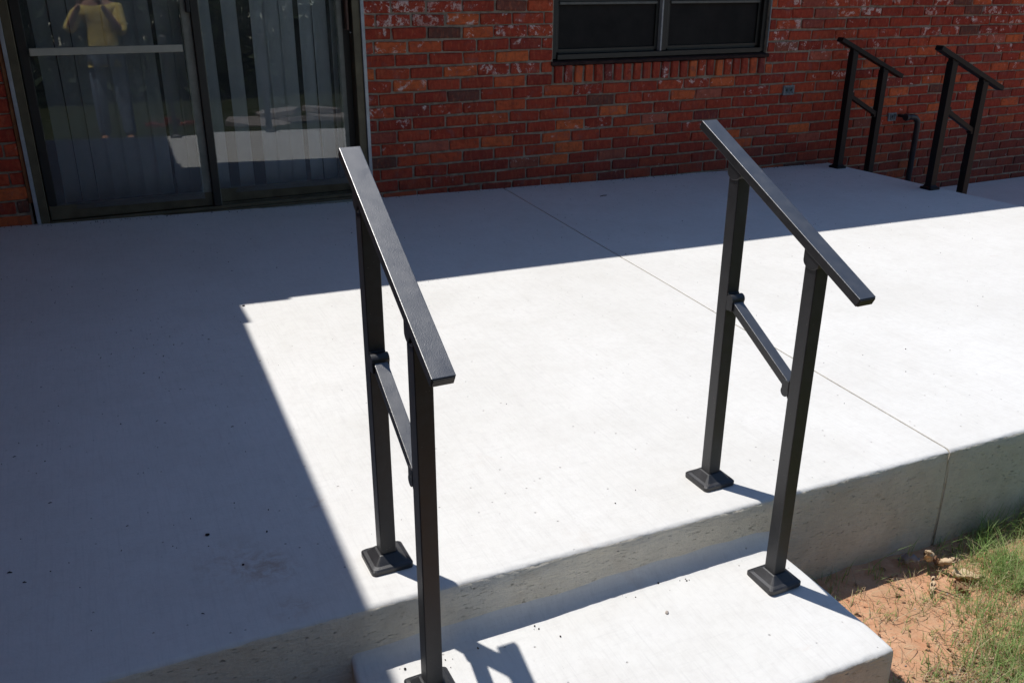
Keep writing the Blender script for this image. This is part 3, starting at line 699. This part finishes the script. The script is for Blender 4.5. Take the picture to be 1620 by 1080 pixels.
# ---- pipe and wall vents
bm = bmesh.new()
pp = [(3.19, .03, .238), (3.19, -.05, .238)]
pp = [(3.17, -.085, .240), (3.22, -.085, .240), (3.262, -.085, .232), (3.290, -.085, .208), (3.298, -.085, .17), (3.298, -.085, -.335)]
add_tube(bm, pp, .021, 12)
pipe = tag(put('drain_pipe', bm_mesh(bm), M['pipe'], smooth=True), 'black pipe with an elbow standing between the two far handrails', 'pipe')
bm = bmesh.new(); add_tube(bm, [(3.162, -.085, .240), (3.185, -.085, .240)], .026, 12); put('pipe_collar', bm_mesh(bm), M['pipe'], pipe)
bm = bmesh.new(); add_tube(bm, [(3.19, .0, .240), (3.19, -.085, .240)], .012, 8); put('pipe_clip', bm_mesh(bm), M['pipe'], pipe)
def vent(x, z, w_, h, label, ovals=2):
    o = tag(put('wall_vent', bpy.data.meshes.new('vent'), M['vent']), label, 'vent', None); o.location = (x, 0, z)
    bm = bmesh.new()
    for c, s in (((0, 0, h / 2 - .005), (w_, .014, .010)), ((0, 0, -h / 2 + .005), (w_, .014, .010)), ((-w_ / 2 + .005, 0, 0), (.010, .014, h - .020)), ((w_ / 2 - .005, 0, 0), (.010, .014, h - .020)), ((0, .003, 0), (w_ - .02, .004, h - .02))):
        add_box(bm, c, s)
    bm.to_mesh(o.data); bm.free(); o.location.y = -.004
    for k in range(ovals):
        bm = bmesh.new(); cx = (k - (ovals - 1) / 2) * .036
        ring = [(cx + math.cos(a) * .012, math.sin(a) * h * .30) for a in [2 * math.pi * j / 20 for j in range(20)]]
        add_tube(bm, [(x_, -.004, z_) for x_, z_ in ring] + [(ring[0][0], -.004, ring[0][1])], .0035, 6)
        put('oval_plug', bm_mesh(bm), M['vent'], o)
        bm = bmesh.new(); add_tube(bm, [(cx, -.001, 0), (cx, .0008, 0)], .009, 12); put('plug_centre', bm_mesh(bm), M['black'], o)
    return o
vent(2.112, .470, .092, .062, 'small square blue grey vent with two ovals below right of window')
vent(3.115, .235, .075, .058, 'small grey vent in the brick wall beside the pipe elbow', 1)

# ================================================================== GRASS, LEAVES, DEBRIS
def blades(pts, name, mat, wid, label, cat):
    """pts: (x, y, z, length, lean angle, lean amount)"""
    vv = []; ff = []; rg = random.Random(3)
    for (x, y, z, ln, az, lean) in pts:
        dx, dy = math.cos(az), math.sin(az); px_, py_ = -dy, dx; b0 = len(vv); n = 4; w_ = wid * rg.uniform(.6, 1.3)
        for k in range(n + 1):
            s = k / n; hx = lean * ln * s ** 1.8; hz = ln * (s - .35 * lean * s * s)
            ww = w_ * (1 - s) ** .7 * .5
            cx, cy, cz = x + dx * hx, y + dy * hx, z + hz
            if k < n: vv.append((cx + px_ * ww, cy + py_ * ww, cz)); vv.append((cx - px_ * ww, cy - py_ * ww, cz))
            else: vv.append((cx, cy, cz))
        for k in range(n - 1): q = b0 + 2 * k; ff.append((q, q + 1, q + 3, q + 2))
        q = b0 + 2 * (n - 1); ff.append((q, q + 1, q + 2))
    me = bpy.data.meshes.new(name); me.from_pydata(vv, [], ff); me.update()
    return tag(put(name, me, mat), label, None, None, 'stuff')
rg = random.Random(21)
def dense(x, y):
    d = (x + .36) * .62 + (y + 3.56) * -.78
    return max(0.0, min(1.0, (d + .03) / .10))
G = []; Dn = []
def in_obst(x, y): return (-1.95 < x < -.90 and y > -3.88) or y > FY - .008
for cl in range(16000):
    x = rg.uniform(-1.1, 1.3); y = rg.uniform(-4.6, FY - .012)
    dd = dense(x, y); cln = nz((x, y, 0), 9, 12)
    pr = .13 + .82 * dd * (0.55 + .9 * cln)
    if rg.random() > pr or in_obst(x, y): continue
    nb = rg.randint(5, 10) if dd > .4 else rg.randint(4, 7); near = y > -3.60
    for _ in range(nb):
        bx, by = x + rg.gauss(0, .011), y + rg.gauss(0, .011)
        if in_obst(bx, by): continue
        ln = rg.uniform(.015, .050) * (1 + 1.2 * dd); ln *= 1.2 if near and rg.random() < .5 else 1
        (G if rg.random() < .86 else Dn).append((bx, by, gz(bx, by) - .004, ln, rg.uniform(0, 6.283), rg.uniform(.2, 1.1)))
# taller blades against the patio face
for cx_, n in ((-.69, 5), (-.60, 4), (-.50, 3), (-.36, 8), (-.27, 6), (-.20, 7), (-.12, 6), (-.05, 8), (.05, 8), (.2, 9), (.4, 9), (.7, 9), (-.45, 4)):
    for _ in range(n):
        bx, by = cx_ + rg.gauss(0, .02), FY - rg.uniform(.02, .06)
        G.append((bx, by, gz(bx, by) - .004, rg.uniform(.06, .13), rg.uniform(3.4, 6.6), rg.uniform(.25, .9)))
for _ in range(30):
    bx, by = rg.uniform(-.34, -.10), rg.uniform(-3.62, -3.54); G.append((bx, by, gz(bx, by) - .004, rg.uniform(.05, .10), rg.uniform(0, 6.3), rg.uniform(.2, 1)))
for _ in range(4): G.append((-1.0 + rg.gauss(0, .01), -3.87, gz(-1, -3.87), rg.uniform(.06, .10), rg.uniform(0, 6.3), .3))
blades(G, 'grass', M['grass'], .0021, 'short green grass growing in the red soil beside the step', 'grass')
for _ in range(7000):      # dead stems lying flat
    x = rg.uniform(-.92, .4); y = rg.uniform(-4.3, -3.52)
    if in_obst(x, y): continue
    if rg.random() > .25 + .6 * dense(x, y) + (.5 if y < -3.80 else 0): continue
    Dn.append((x, y, gz(x, y) + .002, rg.uniform(.012, .045), rg.uniform(0, 6.283), rg.uniform(1.4, 2.4)))
blades(Dn, 'dry_grass', M['dry'], .0020, 'dry yellow grass stems lying on the red soil', 'grass')
# lawn further out
Lw = []
for _ in range(42000):
    x = rg.uniform(-9, 7); y = rg.uniform(-13, -4.4)
    if y > -4.62 and x > -1.1 and x < 1.3: continue
    if rg.random() > .45 + nz((x, y, 0), .8, 4): continue
    Lw.append((x, y, gz(x, y) - .005, rg.uniform(.03, .075), rg.uniform(0, 6.283), rg.uniform(.2, 1.1)))
blades(Lw, 'lawn_grass', M['lawn'], .008, 'open lawn away from the patio', 'grass')

def scatter_stones(name, pts, mat, label):
    bm = bmesh.new(); rr = random.Random(8)
    for (x, y, z, s) in pts:
        mt = Matrix.Translation((x, y, z)) @ Euler((rr.uniform(0, 6), rr.uniform(0, 6), rr.uniform(0, 6))).to_matrix().to_4x4() @ Matrix.Diagonal((s, s * rr.uniform(.5, 1), s * rr.uniform(.4, .8), 1))
        r_ = bmesh.ops.create_icosphere(bm, subdivisions=1, radius=1, matrix=mt)
        for v_ in r_['verts']: v_.co += Vector((rr.uniform(-1, 1), rr.uniform(-1, 1), rr.uniform(-1, 1))) * s * .15
    return tag(put(name, bm_mesh(bm), mat), label, None, None, 'stuff')
pts = []
for _ in range(420):
    x, y = rg.gauss(-.70, .09), rg.gauss(-3.905, .045)
    if in_obst(x, y): continue
    pts.append((x, y, gz(x, y) + .002, rg.uniform(.0015, .006)))
for _ in range(420):
    x, y = rg.uniform(-.9, .3), rg.uniform(-4.2, -3.5)
    if not in_obst(x, y): pts.append((x, y, gz(x, y) + .001, rg.uniform(.001, .003)))
scatter_stones('gravel', pts, M['pebble'], 'fine pale gravel in the soil beside the step')
# seeds, bark bits and short stalks blown onto the shaded slab
bm = bmesh.new(); cen = [(-2.3, -1.35), (-2.25, -2.05), (-2.1, -2.0), (-2.4, -2.5), (-2.2, -1.2), (-2.05, -2.4)]
for _ in range(105):
    if rg.random() < .32: c_ = cen[rg.randrange(6)]; x, y = rg.gauss(c_[0], .22), rg.gauss(c_[1], .22)
    else: x, y = rg.uniform(-2.7, -.9 if rg.random() < .7 else 2.3), rg.uniform(-3.4, -.1)
    if x > -1.9 and y < -1.6: continue
    l_ = rg.uniform(.0015, .005) * (1.6 if rg.random() < .1 else 1); az = rg.uniform(0, 3.14); z = zs(x, y) + .0012; r_ = l_ * rg.uniform(.15, .35)
    add_tube(bm, [(x - math.cos(az) * l_, y - math.sin(az) * l_, z), (x, y, z + r_), (x + math.cos(az) * l_, y + math.sin(az) * l_, z)], [r_ * .4, r_, r_ * .4], 5)
o = put('blown_debris', bm_mesh(bm), M['dark']); tag(o, 'dark seeds and bark bits blown over the shaded patio', None, None, 'stuff')
# bark and leaf crumbs on the ground
bm = bmesh.new()
for _ in range(520):
    x, y = (rg.gauss(-.66, .13), rg.gauss(-3.89, .05)) if rg.random() < .55 else (rg.uniform(-.9, .2), rg.uniform(-4.2, -3.5))
    if in_obst(x, y): continue
    s = rg.uniform(.003, .011); e = Euler((rg.uniform(-.6, .6), rg.uniform(-.6, .6), rg.uniform(0, 6))).to_matrix(); z = gz(x, y) + .004
    q = [Vector((x, y, z)) + e @ Vector(p) * s for p in ((-1, -.45, 0), (0, -.6, .25), (1, 0, 0), (0, .55, .25), (-.9, .4, .1))]
    bm.faces.new([bm.verts.new(p) for p in q])
o = put('leaf_litter', bm_mesh(bm), M['deadbrown']); tag(o, 'brown leaf crumbs lying on the soil beside the step', None, None, 'stuff')
# crumbs on the slab and step
pts = []
for _ in range(800):
    x, y = rg.uniform(-2.7, 2.4), rg.uniform(-3.4, -.05)
    if x > -1.8 and y < -1.6 and rg.random() < .8: continue
    pts.append((x, y, zs(x, y) + .0008, rg.uniform(.0008, .0022) * (1.5 if rg.random() < .12 else 1)))
for _ in range(30):
    x, y = rg.uniform(-1.85, -.95), FY - abs(rg.gauss(.03, .03)) - .01; pts.append((x, y, zt_at(x, y) + .001, rg.uniform(.0008, .003)))
for _ in range(420):
    x, y = rg.uniform(-2.7, 2.5), -abs(rg.gauss(0, .022)) - .003
    if -2.5 < x < -.8: y -= .03
    pts.append((x, y, zs(x, y) + .0008, rg.uniform(.0008, .0035)))
scatter_stones('patio_crumbs', pts, M['dark'], 'tiny dark crumbs of dirt scattered over the patio')

def leaf(name, L, Wd, curl, bend, mat, loc, rot, label, group=None, cat='leaf'):
    nu, nv_ = 14, 8; vv = []; ff = []
    for i in range(nu + 1):
        s = i / nu; hw = Wd * (math.sin(math.pi * min(1, s * .92 + .04))) ** .8
        for j in range(nv_ + 1):
            t_ = j / nv_ * 2 - 1; a = t_ * curl
            wv = nz((s * 3, t_ * 2, L * 50), 1.6, Wd * 300) * .010
            yy = (math.sin(a) / curl if curl else t_) * hw; zz = (1 - math.cos(a)) / curl * hw
            b_ = bend * (s - .5)
            vv.append((L * math.sin(b_) / bend, yy + .003 * math.sin(s * 21 + t_ * 4), L * (1 - math.cos(b_)) / bend + zz + wv + .003 * math.sin(s * 17 + t_ * 5)))
    for i in range(nu):
        for j in range(nv_): q = i * (nv_ + 1) + j; ff.append((q, q + 1, q + nv_ + 2, q + nv_ + 1))
    me = bpy.data.meshes.new('leaf'); me.from_pydata(vv, [], ff); me.update()
    o = put(name, me, mat, loc=loc, rot=rot, smooth=True); sm = o.modifiers.new('thickness', 'SOLIDIFY'); sm.thickness = .0008
    bm = bmesh.new(); add_tube(bm, [vv[4 + (nv_ + 1) * 0], (vv[4][0] - .012, vv[4][1], vv[4][2] + .004)], .0008, 5); put('stem', bm_mesh(bm), M['twig'], o)
    return tag(o, label, cat, group)
def g_at(x, y, dz=0): return (x, y, gz(x, y) + dz)
leaf('dead_leaf', .078, .020, 1.7, .9, M['deadleaf'], g_at(-.442, -3.545, .040), (R(75), R(-48), R(205)), 'cream curled dead leaf standing up at the shadow edge beside the patio')
leaf('dead_leaf', .070, .015, 1.8, 1.3, M['deadleaf'], g_at(-.415, -3.560, .034), (R(110), R(40), R(110)), 'pale striped dead leaf tucked behind the cream curled leaf')
leaf('dead_leaf', .058, .012, 1.5, .8, M['deadbrown'], g_at(-.425, -3.540, .026), (R(80), R(-30), R(150)), 'brown dead leaf upright between the two cream leaves')
leaf('dead_leaf', .072, .008, 1.9, .5, M['deadleaf'], g_at(-.500, -3.598, .007), (R(25), R(-4), R(38)), 'narrow folded tan leaf in front of the curled leaf')
leaf('dead_leaf', .085, .026, .9, .8, M['deadleaf'], g_at(-.385, -3.612, .010), (R(-18), R(6), R(-25)), 'flat tan dead leaf lying among the grass stems')
leaf('dead_leaf', .055, .020, .9, .7, m_leafy('grey_dead_leaf', (.30, .31, .36), (.24, .24, .26), .1, .7), g_at(-.490, -3.515, .022), (R(55), R(20), R(120)), 'grey dead leaf in the shade at the foot of the patio')
leaf('dead_leaf', .050, .018, 1.1, 1.0, M['deadbrown'], g_at(-.435, -3.632, .010), (R(10), R(10), R(70)), 'small dark brown leaf under the tan leaf')
leaf('dead_leaf', .050, .016, 1.0, .8, M['deadbrown'], g_at(-.60, -3.885, .008), (R(5), R(10), R(20)), 'dark brown dead leaf on the gravel near the picture corner')
leaf('dead_leaf', .046, .013, 1.2, 1.0, M['deadleaf'], g_at(-.585, -3.83, .008), (R(-5), R(10), R(150)), 'pinkish tan dead leaf on the gravel')
leaf('dead_leaf', .060, .017, 1.3, 1.0, M['deadbrown'], g_at(-.665, -3.915, .008), (R(12), R(4), R(-60)), 'long brown dead leaf at the bottom edge of the gravel')
bm = bmesh.new(); add_tube(bm, [g_at(-.50, -3.60, .006), g_at(-.475, -3.63, .009), g_at(-.455, -3.66, .006)], .0016, 6)
tag(put('twig', bm_mesh(bm), M['twig']), 'thin brown twig on the red soil by the leaves', 'twig')
def pebble(x, y, z, s, mat, label):
    bm = bmesh.new(); bmesh.ops.create_icosphere(bm, subdivisions=2, radius=s)
    for v_ in bm.verts: v_.co = Vector((v_.co.x, v_.co.y * .7, v_.co.z * .5)) * (1 + nz(v_.co, 120, x) * .35)
    o = put('pebble', bm_mesh(bm), mat, loc=(x, y, z + s * .4), rot=(0, 0, x * 9)); tag(o, label, 'pebble'); return o
pebble(-1.290, -3.575, zt_at(-1.29, -3.575), .0055, M['pebble'], 'grey stone chip on the sunlit step between the handrails')
pebble(-2.13, -3.09, zs(-2.13, -3.09), .005, M['dark'], 'dark pebble on the shaded patio near its front edge')
pebble(-1.80, -1.615, zs(-1.8, -1.615), .006, M['dark'], 'dark pebble at the corner of the sunlit patch')
pebble(-1.255, -3.49, zt_at(-1.255, -3.49), .004, M['dark'], 'dark pebble in the shaded corner of the step')
def dbt(x, y, l, az, label):
    bm = bmesh.new(); z = zs(x, y) + .002; add_tube(bm, [(x, y, z), (x + math.cos(az) * l * .5, y + math.sin(az) * l * .5, z + .003), (x + math.cos(az) * l, y + math.sin(az) * l, z)], .002, 5)
    tag(put('twig', bm_mesh(bm), M['dark']), label, 'twig')
dbt(.42, -.42, .05, .2, 'short dark twig on the shaded patio below the window')
dbt(-1.14, -.93, .04, .1, 'short dark twig behind the left handrail in the patio shade')

# ================================================================== THE YARD BEHIND THE PHOTOGRAPHER (seen in the door glass)
def leaf_cloud(n, fn, size, seed):
    rr = random.Random(seed); vv = []; ff = []
    for _ in range(n):
        c = fn(rr); e = Euler((rr.uniform(0, 6.3), rr.uniform(0, 6.3), rr.uniform(0, 6.3))).to_matrix(); s = size * rr.uniform(.6, 1.4); b0 = len(vv)
        for p in ((-1, 0, 0), (0, -.45, .1), (1, 0, 0), (0, .45, .1)): vv.append(tuple(Vector(c) + e @ Vector(p) * s))
        ff.append((b0, b0 + 1, b0 + 2, b0 + 3))
    me = bpy.data.meshes.new('leaves'); me.from_pydata(vv, [], ff); me.update(); return me
def crown_fn(cl):
    def f(rr):
        c, r_ = cl[rr.randrange(len(cl))]
        while True:
            p = Vector((rr.uniform(-1, 1), rr.uniform(-1, 1), rr.uniform(-1, 1)))
            if .25 < p.length < 1: return Vector(c) + p * r_
    return f
for i, (x, y, h, r_, lab) in enumerate(((-5.2, -15.5, 6.5, 2.6, 'tall dark tree beyond the lawn, on the door reflection\'s left'), (-.8, -16.5, 7.5, 3.0, 'broad dark tree in the middle of the back of the lawn'), (3.6, -15.0, 6.0, 2.5, 'rounded dark tree at the back of the lawn on the step side'), (-9.5, -14.0, 6.0, 2.6, 'dark tree far along the lawn behind the house wing'))):
    rr = random.Random(40 + i); tr = tag(empty('shade_tree', (x, y, -.25)), lab, 'tree', 'trees at the back of the lawn')
    bm = bmesh.new(); add_tube(bm, [(0, 0, -.1), (.05, 0, h * .3), (.1, .05, h * .55)], [.2, .16, .1], 9)
    for k in range(5):
        a = k * 1.3; add_tube(bm, [(.05, 0, h * (.3 + .05 * k)), (math.cos(a) * r_ * .3, math.sin(a) * r_ * .3, h * .55), (math.cos(a) * r_ * .6, math.sin(a) * r_ * .6, h * .7)], [.09, .06, .03], 6)
    put('trunk', bm_mesh(bm), M['bark'], tr)
    cl = [((rr.uniform(-1, 1) * r_ * .65, rr.uniform(-1, 1) * r_ * .65, h * rr.uniform(.32, .92)), r_ * rr.uniform(.35, .5)) for _ in range(14)]
    put('crown', leaf_cloud(5200, crown_fn(cl), .16, i), M['leaf'], tr)
hd = tag(empty('hedge', (-2, -13.4, -.25)), 'long dark green hedge along the back of the lawn', 'hedge')
put('foliage', leaf_cloud(26000, lambda rr: (rr.uniform(-9, 9), rr.gauss(0, .45), abs(rr.gauss(0, 1)) * .9 if rr.random() < .4 else rr.uniform(0, 2.3)), .12, 77), M['leaf'], hd)
# broken flagstones and a heap of bricks lying on the lawn
for i, (x, y, z, sx, sy, rz, lab) in enumerate(((-.75, -7.3, .0, .5, .32, .2, 'pale flagstone nearest the patio on the lawn, lying flat'), (-.25, -7.5, .02, .45, .35, 1.1, 'pale broken flagstone in the middle of the lawn row'), (.25, -7.4, .03, .5, .4, .5, 'pale flagstone leaning on the others on the lawn'), (.1, -7.7, .11, .42, .3, 2.0, 'pale flagstone lying on top of the flagstone heap'), (-.5, -7.65, .10, .36, .3, 2.6, 'small pale flagstone propped at the back of the heap'))):
    bm = bmesh.new(); rr = random.Random(i + 60); n = 7
    ring = [(math.cos(2 * math.pi * k / n) * sx * rr.uniform(.7, 1), math.sin(2 * math.pi * k / n) * sy * rr.uniform(.7, 1)) for k in range(n)]
    prism(bm, [(a, b, 0) for a, b in ring], .06)
    o = put('flagstone', bm_mesh(bm), M['stone'], loc=(x, y, -.25 + z), rot=(R(rr.uniform(-8, 8)), R(rr.uniform(-10, 10)), rz)); tag(o, lab, 'flagstone', 'flagstones heaped on the lawn')
for i, (x, y, z, rz) in enumerate(((-2.0, -7.9, 0, .2), (-1.75, -7.95, 0, 1.0), (-1.85, -7.92, .06, .6), (-2.1, -8.1, .0, 2.2), (-1.6, -8.05, .0, .1))):
    o = put('loose_brick', BV[i].copy(), None, loc=(x, y, -.22 + z), rot=(0, R(3), rz)); tag(o, ('loose red brick at the left end of the heap on the lawn', 'loose red brick lying flat in the middle of the heap on the lawn', 'loose red brick lying on top of the others on the lawn', 'loose red brick set apart behind the heap on the lawn', 'loose red brick at the right end of the heap on the lawn')[i], 'brick', 'loose bricks heaped on the lawn')

# ---- the photographer, mirrored in the door glass
def skinned(name, joints, edges, radii, mat, parent, sub=1, root=0):
    me = bpy.data.meshes.new(name); me.from_pydata(joints, edges, []); me.update()
    o = put(name, me, mat, parent)
    md = o.modifiers.new('skin', 'SKIN'); md.use_smooth_shade = True
    if len(me.skin_vertices) == 0: return o
    for k, sv in enumerate(me.skin_vertices[0].data):
        r_ = radii[k]; sv.radius = (r_, r_) if isinstance(r_, (int, float)) else r_; sv.use_root = (k == root)
    s = o.modifiers.new('sub', 'SUBSURF'); s.levels = sub; s.render_levels = sub
    return o
P0 = Vector((-2.42, -6.15, -.245))
person = tag(empty('person', P0, (0, 0, R(8))), 'person in a yellow shirt and blue jeans raising a camera, mirrored in the door', 'person')
J = [(0, 0, .98), (0, 0, 1.15), (0, .01, 1.32), (0, .02, 1.45), (0, .04, 1.53), (0, .05, 1.66),
     (-.10, 0, .93), (-.12, .02, .50), (-.13, -.02, .09), (-.14, .12, .04), (.10, 0, .93), (.13, .05, .50), (.14, .02, .09), (.16, .16, .04),
     (-.19, .02, 1.42), (-.30, .14, 1.20), (-.12, .30, 1.45), (.19, .02, 1.42), (.235, .17, 1.17), (.10, .31, 1.44)]
Eg = [(0, 1), (1, 2), (2, 3), (3, 4), (4, 5), (0, 6), (6, 7), (7, 8), (8, 9), (0, 10), (10, 11), (11, 12), (12, 13), (3, 14), (14, 15), (15, 16), (3, 17), (17, 18), (18, 19)]
rad = [(.15, .11), (.135, .10), (.16, .11), (.12, .09), .055, (.075, .095), .085, .058, .042, .035, .085, .058, .042, .035, .06, .044, .028, .06, .044, .028]
skinned('body', J, Eg, rad, M['skin'], person, 2)
sj = [0, 1, 2, 3, 14, 15, 17, 18]
S = [(0, 0, .88)] + [J[k] for k in sj]
skinned('shirt', S + [(-.26, .185, 1.26), (.215, .20, 1.23)], [(0, 1), (1, 2), (2, 3), (3, 4), (4, 5), (5, 6), (4, 7), (7, 8), (6, 9), (8, 10)], [(.175, .13), (.17, .13), (.16, .125), (.18, .13), (.13, .10), .08, .066, .08, .066, .055, .055], M['shirt'], person, 2, 1)
T = [(0, 0, .97), J[6], J[7], (-.13, -.02, .08), J[10], J[11], (.14, .02, .08)]
skinned('jeans', T, [(0, 1), (1, 2), (2, 3), (0, 4), (4, 5), (5, 6)], [(.16, .12), .105, .078, .068, .105, .078, .068], M['jeans'], person, 2)
for sx, yy in ((-1, -.02), (1, .02)):
    bm = bmesh.new(); add_box(bm, (sx * .14, yy + .07, .045), (.095, .29, .085), None, .03, 3); put('shoe', bm_mesh(bm), M['shoe'], person, smooth=True)
    # hand: palm and five bent fingers gripping the camera
    wx, wy, wz = (-.12, .30, 1.45) if sx < 0 else (.10, .31, 1.44)
    hj = [(wx, wy, wz), (wx - sx * .01, wy + .03, wz + .06)]; he = [(0, 1)]; hr = [(.026, .016), (.038, .018)]
    for f_ in range(4):
        b_ = len(hj); oy = (f_ - 1.5) * .019
        hj += [(wx - sx * .015, wy + .04 + oy * .3, wz + .075 + oy), (wx - sx * .04, wy + .075 + oy * .2, wz + .085 + oy), (wx - sx * (.066 + .004 * (f_ % 2)), wy + .072, wz + .082 + oy)]
        he += [(1, b_), (b_, b_ + 1), (b_ + 1, b_ + 2)]; hr += [.010, .009, .008]
    b_ = len(hj); hj += [(wx - sx * .025, wy + .01, wz + .03), (wx - sx * .055, wy + .015, wz + .045), (wx - sx * .075, wy + .02, wz + .06)]; he += [(0, b_), (b_, b_ + 1), (b_ + 1, b_ + 2)]; hr += [.012, .010, .009]
    skinned('hand', hj, he, hr, M['skin'], person, 1)
    bm = bmesh.new(); bmesh.ops.create_uvsphere(bm, u_segments=10, v_segments=8, radius=.012, matrix=Matrix.Translation((sx * .032, .138, 1.665)) @ Matrix.Diagonal((1, .6, 1, 1))); put('eye', bm_mesh(bm), M['black'], person)
    bm = bmesh.new(); bmesh.ops.create_uvsphere(bm, u_segments=10, v_segments=8, radius=.028, matrix=Matrix.Translation((sx * .082, .04, 1.65)) @ Matrix.Diagonal((.3, .6, 1, 1))); put('ear', bm_mesh(bm), M['skin'], person)
bm = bmesh.new(); bmesh.ops.create_cone(bm, segments=8, radius1=.016, radius2=.006, depth=.04, matrix=Matrix.Translation((0, .15, 1.645)) @ Matrix.Rotation(R(-60), 4, 'X')); put('nose', bm_mesh(bm), M['skin'], person)
bm = bmesh.new(); add_box(bm, (0, .136, 1.60), (.045, .010, .010), None, .003, 2); put('mouth', bm_mesh(bm), M['shoe'], person)
bm = bmesh.new(); bmesh.ops.create_uvsphere(bm, u_segments=16, v_segments=12, radius=.105, matrix=Matrix.Translation((0, .03, 1.70)) @ Matrix.Diagonal((.86, 1.02, .85, 1))); put('hair', bm_mesh(bm), M['hair'], person, smooth=True)
cz = Matrix.Rotation(R(8), 3, 'Z') @ Vector((-.01, .36, 1.545))
bm = bmesh.new(); add_box(bm, (0, 0, 0), (.13, .06, .09), None, .012, 3)
kam = tag(put('photo_camera', bm_mesh(bm), M['black'], loc=P0 + cz, rot=(0, 0, R(8))), 'black camera held up in both hands of the person', 'camera')
bm = bmesh.new(); add_tube(bm, [(0, .03, 0), (0, .10, 0)], .034, 16); put('lens', bm_mesh(bm), M['black'], kam)
